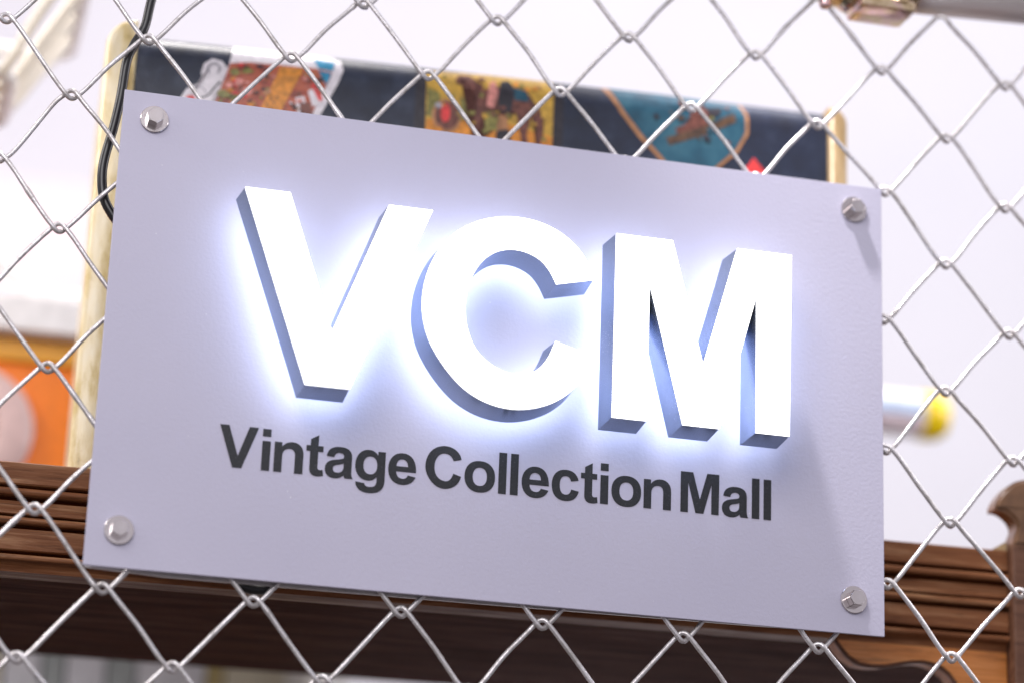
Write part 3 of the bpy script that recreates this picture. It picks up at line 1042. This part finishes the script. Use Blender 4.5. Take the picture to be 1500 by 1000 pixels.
# blue shield sticker
s4 = sticker("sticker", [(86.5, 239.6), (130, 240), (187, 238.8), (191, 232), (191.2, 219), (183.5, 204), (171, 192.5), (165, 186), (134, 186), (126, 194), (113, 206.5), (95.5, 228)],
             'sticker_tan', suit, 0.0004)
s4["label"] = "blue shield shaped sticker with a brown banner"
sticker("print", [(91.5, 239.6), (130, 240), (185, 238.6), (188.5, 231), (188.6, 219.5), (181.5, 205.5), (169, 194), (163, 187), (136, 187), (128, 196), (116, 208), (98.5, 229)], 'sticker_sky', s4, 0.00065)
sticker("print", [(131.5, 209), (134, 203.5), (158, 214), (182, 226.5), (180.5, 232), (157, 220)], 'sticker_banner', s4, 0.0009)
sticker("print", [(138, 217), (146, 221), (150, 230), (158, 236), (165, 229), (160, 221), (152, 214), (140, 211)], 'sticker_brown', s4, 0.0008)
sticker("print", [(160, 233), (172, 235), (170, 229), (163, 226)], 'sticker_black', s4, 0.0009)
sticker("print", [(142, 234), (150, 236), (149, 231)], 'sticker_white', s4, 0.0009)
rs = random.Random(21)
def busy(parent, n_, x0, x1, z0, z1, pal, rmin, rmax, slope=0.0):
    for k in range(n_):
        cz = rs.uniform(z0, z1)
        cx = rs.uniform(x0, x1) + slope * (cz - z1)
        a = rs.uniform(rmin, rmax)
        pts = [(cx + a * rs.uniform(0.6, 1.2) * math.cos(t * 0.9), cz + a * rs.uniform(0.4, 0.9) * math.sin(t * 0.9)) for t in range(7)]
        sticker("print", pts, rs.choice(pal), parent, 0.0015 + 0.00004 * (k % 6))
busy(s1, 34, -168, -140, 197, 227, ['sticker_brown', 'sticker_red', 'sticker_tan', 'sticker_pink', 'sticker_olive', 'sticker_black', 'sticker_orange'], 1.0, 3.0, 0.35)
busy(s1, 12, -124, -108, 197, 226, ['sticker_brown', 'sticker_white', 'sticker_tan', 'sticker_pink', 'sticker_black'], 0.8, 2.4, 0.35)
busy(s3, 40, -34, 48, 196, 236, ['sticker_tan', 'sticker_brown', 'sticker_yellow', 'sticker_olive', 'sticker_orange'], 0.9, 2.6)
busy(s4, 18, 118, 176, 206, 236, ['sticker_sky', 'sticker_banner', 'sticker_brown', 'sticker_black', 'sticker_olive'], 0.9, 2.8)
s5 = sticker("sticker", [(186, 186), (188.8, 192.5), (195, 201.4), (202.8, 192.5), (205, 186)], 'sticker_red', suit, 0.0004)
s5["label"] = "small red pointed sticker corner"

# ------------------------------------------------------------------ far, out-of-focus shop things
def pm(name, c, rough=0.45, **kw):
    MAT[name] = plain(name, c, rough, **kw)
    return name


pm("white_lacquer", (0.86, 0.84, 0.83), 0.3)
pm("cream_tube", (0.90, 0.84, 0.72), 0.3)
pm("orange_lacquer", (0.92, 0.21, 0.0), 0.4)
pm("amber_lacquer", (0.90, 0.42, 0.03), 0.4)
pm("pink_dial", (0.70, 0.50, 0.47), 0.4)
pm("dark_dial", (0.10, 0.09, 0.09), 0.4)
pm("pale_blue_band", (0.46, 0.60, 0.82), 0.4)
pm("pale_pink_band", (0.86, 0.72, 0.77), 0.4)
pm("yellow_cap", (0.95, 0.66, 0.0), 0.35)
pm("cream_cover", (0.74, 0.68, 0.52), 0.6)
pm("grey_cover", (0.42, 0.45, 0.44), 0.6)
pm("white_cover", (0.80, 0.79, 0.82), 0.6)
pm("blush_board", (0.76, 0.62, 0.65), 0.7)
pm("gold_cover", (0.55, 0.44, 0.20), 0.6)

# wire basket, upper left
bk_ = tag(empty("wire_basket", (-0.404, 0.40, 0.294)), "blurred white wire basket hanging beside the suitcase", "basket")
def rim_path(hx, hy, z, r_):
    o = []
    for (sx, sy, a0) in [(1, 1, 0), (-1, 1, 90), (-1, -1, 180), (1, -1, 270)]:
        for k in range(5):
            a = math.radians(a0 + 90 * k / 4)
            o.append((sx * (hx - r_) + r_ * math.cos(a), sy * (hy - r_) + r_ * math.sin(a), z))
    return o + [o[0]]
tube("rim", rim_path(0.205, 0.13, 0.118, 0.03), 0.0085, 'white_lacquer', bk_, 12)
tube("rim", rim_path(0.135, 0.08, 0.004, 0.03), 0.0085, 'white_lacquer', bk_, 12)
for sy in (-1, 1):
    for t in (-1, -0.6, -0.2, 0.2, 0.6, 0.94):
        tube("rib", catmull([(0.2 * t, sy * 0.128, 0.118), (0.165 * t, sy * 0.104, 0.06), (0.135 * t, sy * 0.08, 0.006), (0.11 * t, sy * 0.05, 0.0)], 4), 0.0068, 'cream_tube', bk_, 10)
for sx in (-1, 1):
    for t in (-0.5, 0.0, 0.5):
        tube("rib", catmull([(sx * 0.203, 0.13 * t, 0.118), (sx * 0.168, 0.104 * t, 0.06), (sx * 0.135, 0.08 * t, 0.006), (sx * 0.10, 0.07 * t, 0.0)], 4), 0.0068, 'cream_tube', bk_, 10)

# shelf with orange cabinet radio
sh = tag(empty("shelf", (-0.392, 0.60, 0.1826)), "blurred thick white shelf above the orange box", "shelf")
bm = bmesh.new()
bm_box(bm, -0.35, 0.5, -0.02, 0.30, -0.017, 0.024, 0.004)
from_bm("shelf_board", bm, 'white_lacquer', sh)
tube("support_tube", catmull([(-0.02, 0.02, 0.20), (0.06, 0.02, 0.125), (0.125, 0.02, 0.066), (0.18, 0.02, 0.036), (0.235, 0.02, 0.0345), (0.40, 0.02, 0.036)], 8), 0.012, 'white_lacquer', sh, 14)
ob = tag(empty("orange_box", (-0.392, 0.604, 0.0256)), "orange lacquered box with a round pale pink dial on its front", "box")
bm = bmesh.new()
bm_box(bm, -0.2, 0.30, 0.0, 0.26, 0.0, 0.158, 0.006)
from_bm("body", bm, 'orange_lacquer', ob)
bm = bmesh.new()
bm_box(bm, -0.198, 0.298, -0.005, 0.02, 0.158, 0.1835, 0.003)
from_bm("top_strip", bm, 'amber_lacquer', ob)
lathe("dial", [(0.070, 0.0), (0.070, -0.010), (0.062, -0.016), (0.036, -0.016), (0.034, -0.010)], 'pink_dial', ob, 40, (0.108, 0.0, 0.078), 'Y')
lathe("dial_centre", [(0.035, -0.006), (0.026, -0.013), (0.010, -0.016)], 'dark_dial', ob, 32, (0.108, 0.0, 0.078), 'Y')

box("shelf_board", -0.35, 0.5, -0.02, 0.30, -0.2290, -0.2025, 'white_lacquer', sh, 0.004)
for px_ in (-0.38, 0.5005):
    box("upright", px_, px_ + 0.029, -0.02, 0.30, -1.8420, 0.024, 'white_lacquer', sh, 0.003)
tube("hanger", [(0.0, 0.13, 0.118), (0.0, 0.05, 0.45), (0.0, 0.0, 1.0)], 0.004, 'white_lacquer', bk_, 8)
bk_.scale = (0.703,) * 3
sh.scale = ob.scale = (0.7775,) * 3

# blush board behind, left of the suitcase
bm = bmesh.new()
bm_box(bm, -1.1, 0.35, 2.0, 2.03, -1.249, 0.83, 0.003)
tag(from_bm("blush_panel", bm, 'blush_board'), "pale blush panel standing far behind the white shelf", "panel")

# banded tube with yellow end
tb = tag(empty("banded_tube", (0.339, 0.65, 0.203), 0), "blurred white tube with blue stripe and yellow end cap right of the sign", "tube")
lathe("barrel", [(0.0265, 0.0), (0.0265, 0.278), (0.024, 0.280)], 'white_lacquer', tb, 40, (0, 0, 0), 'X')
def half_shell(name, a0, a1, r, mat, x0, x1):
    v, f = [], []
    ks = 10
    for k in range(ks + 1):
        a = math.radians(a0 + (a1 - a0) * k / ks)
        for rr_ in (r, r - 0.001):
            for x in (x0, x1):
                v.append((x, -rr_ * math.cos(a), rr_ * math.sin(a)))
    for k in range(ks):
        b = k * 4
        f += [(b, b + 1, b + 5, b + 4), (b + 2, b + 6, b + 7, b + 3), (b, b + 4, b + 6, b + 2), (b + 1, b + 3, b + 7, b + 5)]
    f += [(0, 2, 3, 1), (ks * 4, ks * 4 + 1, ks * 4 + 3, ks * 4 + 2)]
    me = bpy.data.meshes.new(name)
    me.from_pydata(v, [], f)
    return link(name, me, mat, tb)
half_shell("blue_stripe", -14, 16, 0.0273, 'pale_blue_band', 0.0, 0.2665)
half_shell("pink_stripe", -62, -16, 0.0273, 'pale_pink_band', 0.0, 0.2665)
lathe("end_cap", [(0.0275, 0.267), (0.0285, 0.271), (0.0280, 0.288), (0.022, 0.299), (0.008, 0.303)], 'yellow_cap', tb, 40, (0, 0, 0), 'X')

tube("stand", [(0.06, 0.0, -0.02), (0.06, 0.0, -0.9), (0.06, 0.0, -1.824)], 0.008, 'white_lacquer', tb, 10)
tb.scale = (0.796,) * 3

# low back shelf with upright covers seen under the cabinet soffit
bs_ = tag(empty("back_shelf", (0, 0.86, -0.36)), "pale low shelf under the upright books behind the cabinet", "shelf")
box("shelf_board", -0.6, 0.7, -0.12, 0.20, -0.02, 0.0, 'white_lacquer', bs_, 0.003)
for px_ in (-0.58, 0.64):
    box("leg", px_, px_ + 0.04, -0.10, 0.18, -0.889, -0.0202, 'white_lacquer', bs_, 0.003)
xb = -0.40
rb_ = random.Random(3)
seq = [('white_cover', .090, 'broad white book standing beside the broad cream book under the cabinet'),
       ('cream_cover', .060, 'broad cream book standing between two white books under the cabinet'),
       ('white_cover', .034, 'slim white book standing between the cream and the grey book under the cabinet'),
       ('grey_cover', .020, 'thin grey book standing between two slim white books under the cabinet'),
       ('white_cover', .036, 'slim white book standing between the two grey books under the cabinet'),
       ('grey_cover', .026, 'thicker grey book standing beside the medium white book under the cabinet'),
       ('white_cover', .062, 'medium white book standing beside the thin gold book under the cabinet'),
       ('gold_cover', .016, 'thin gold book standing between a white and a cream book under the cabinet'),
       ('cream_cover', .105, 'very thick cream book standing beside the thin gold book under the cabinet'),
       ('white_cover', .130, 'very thick white book at the end of the row beside the thick cream book')]
for c, wd, lb in seq:
    b = tag(empty("book", (xb, 0.86, -0.36)), lb, "book", "upright books behind the cabinet")
    h_ = rb_.uniform(0.32, 0.40)
    box("cover", 0, wd - 0.002, -0.08, 0.10, 0.0, h_, c, b, 0.002)
    box("pages", 0.003, wd - 0.005, -0.077, 0.1035, 0.003, h_ - 0.004, 'white_cover', b)
    xb += wd
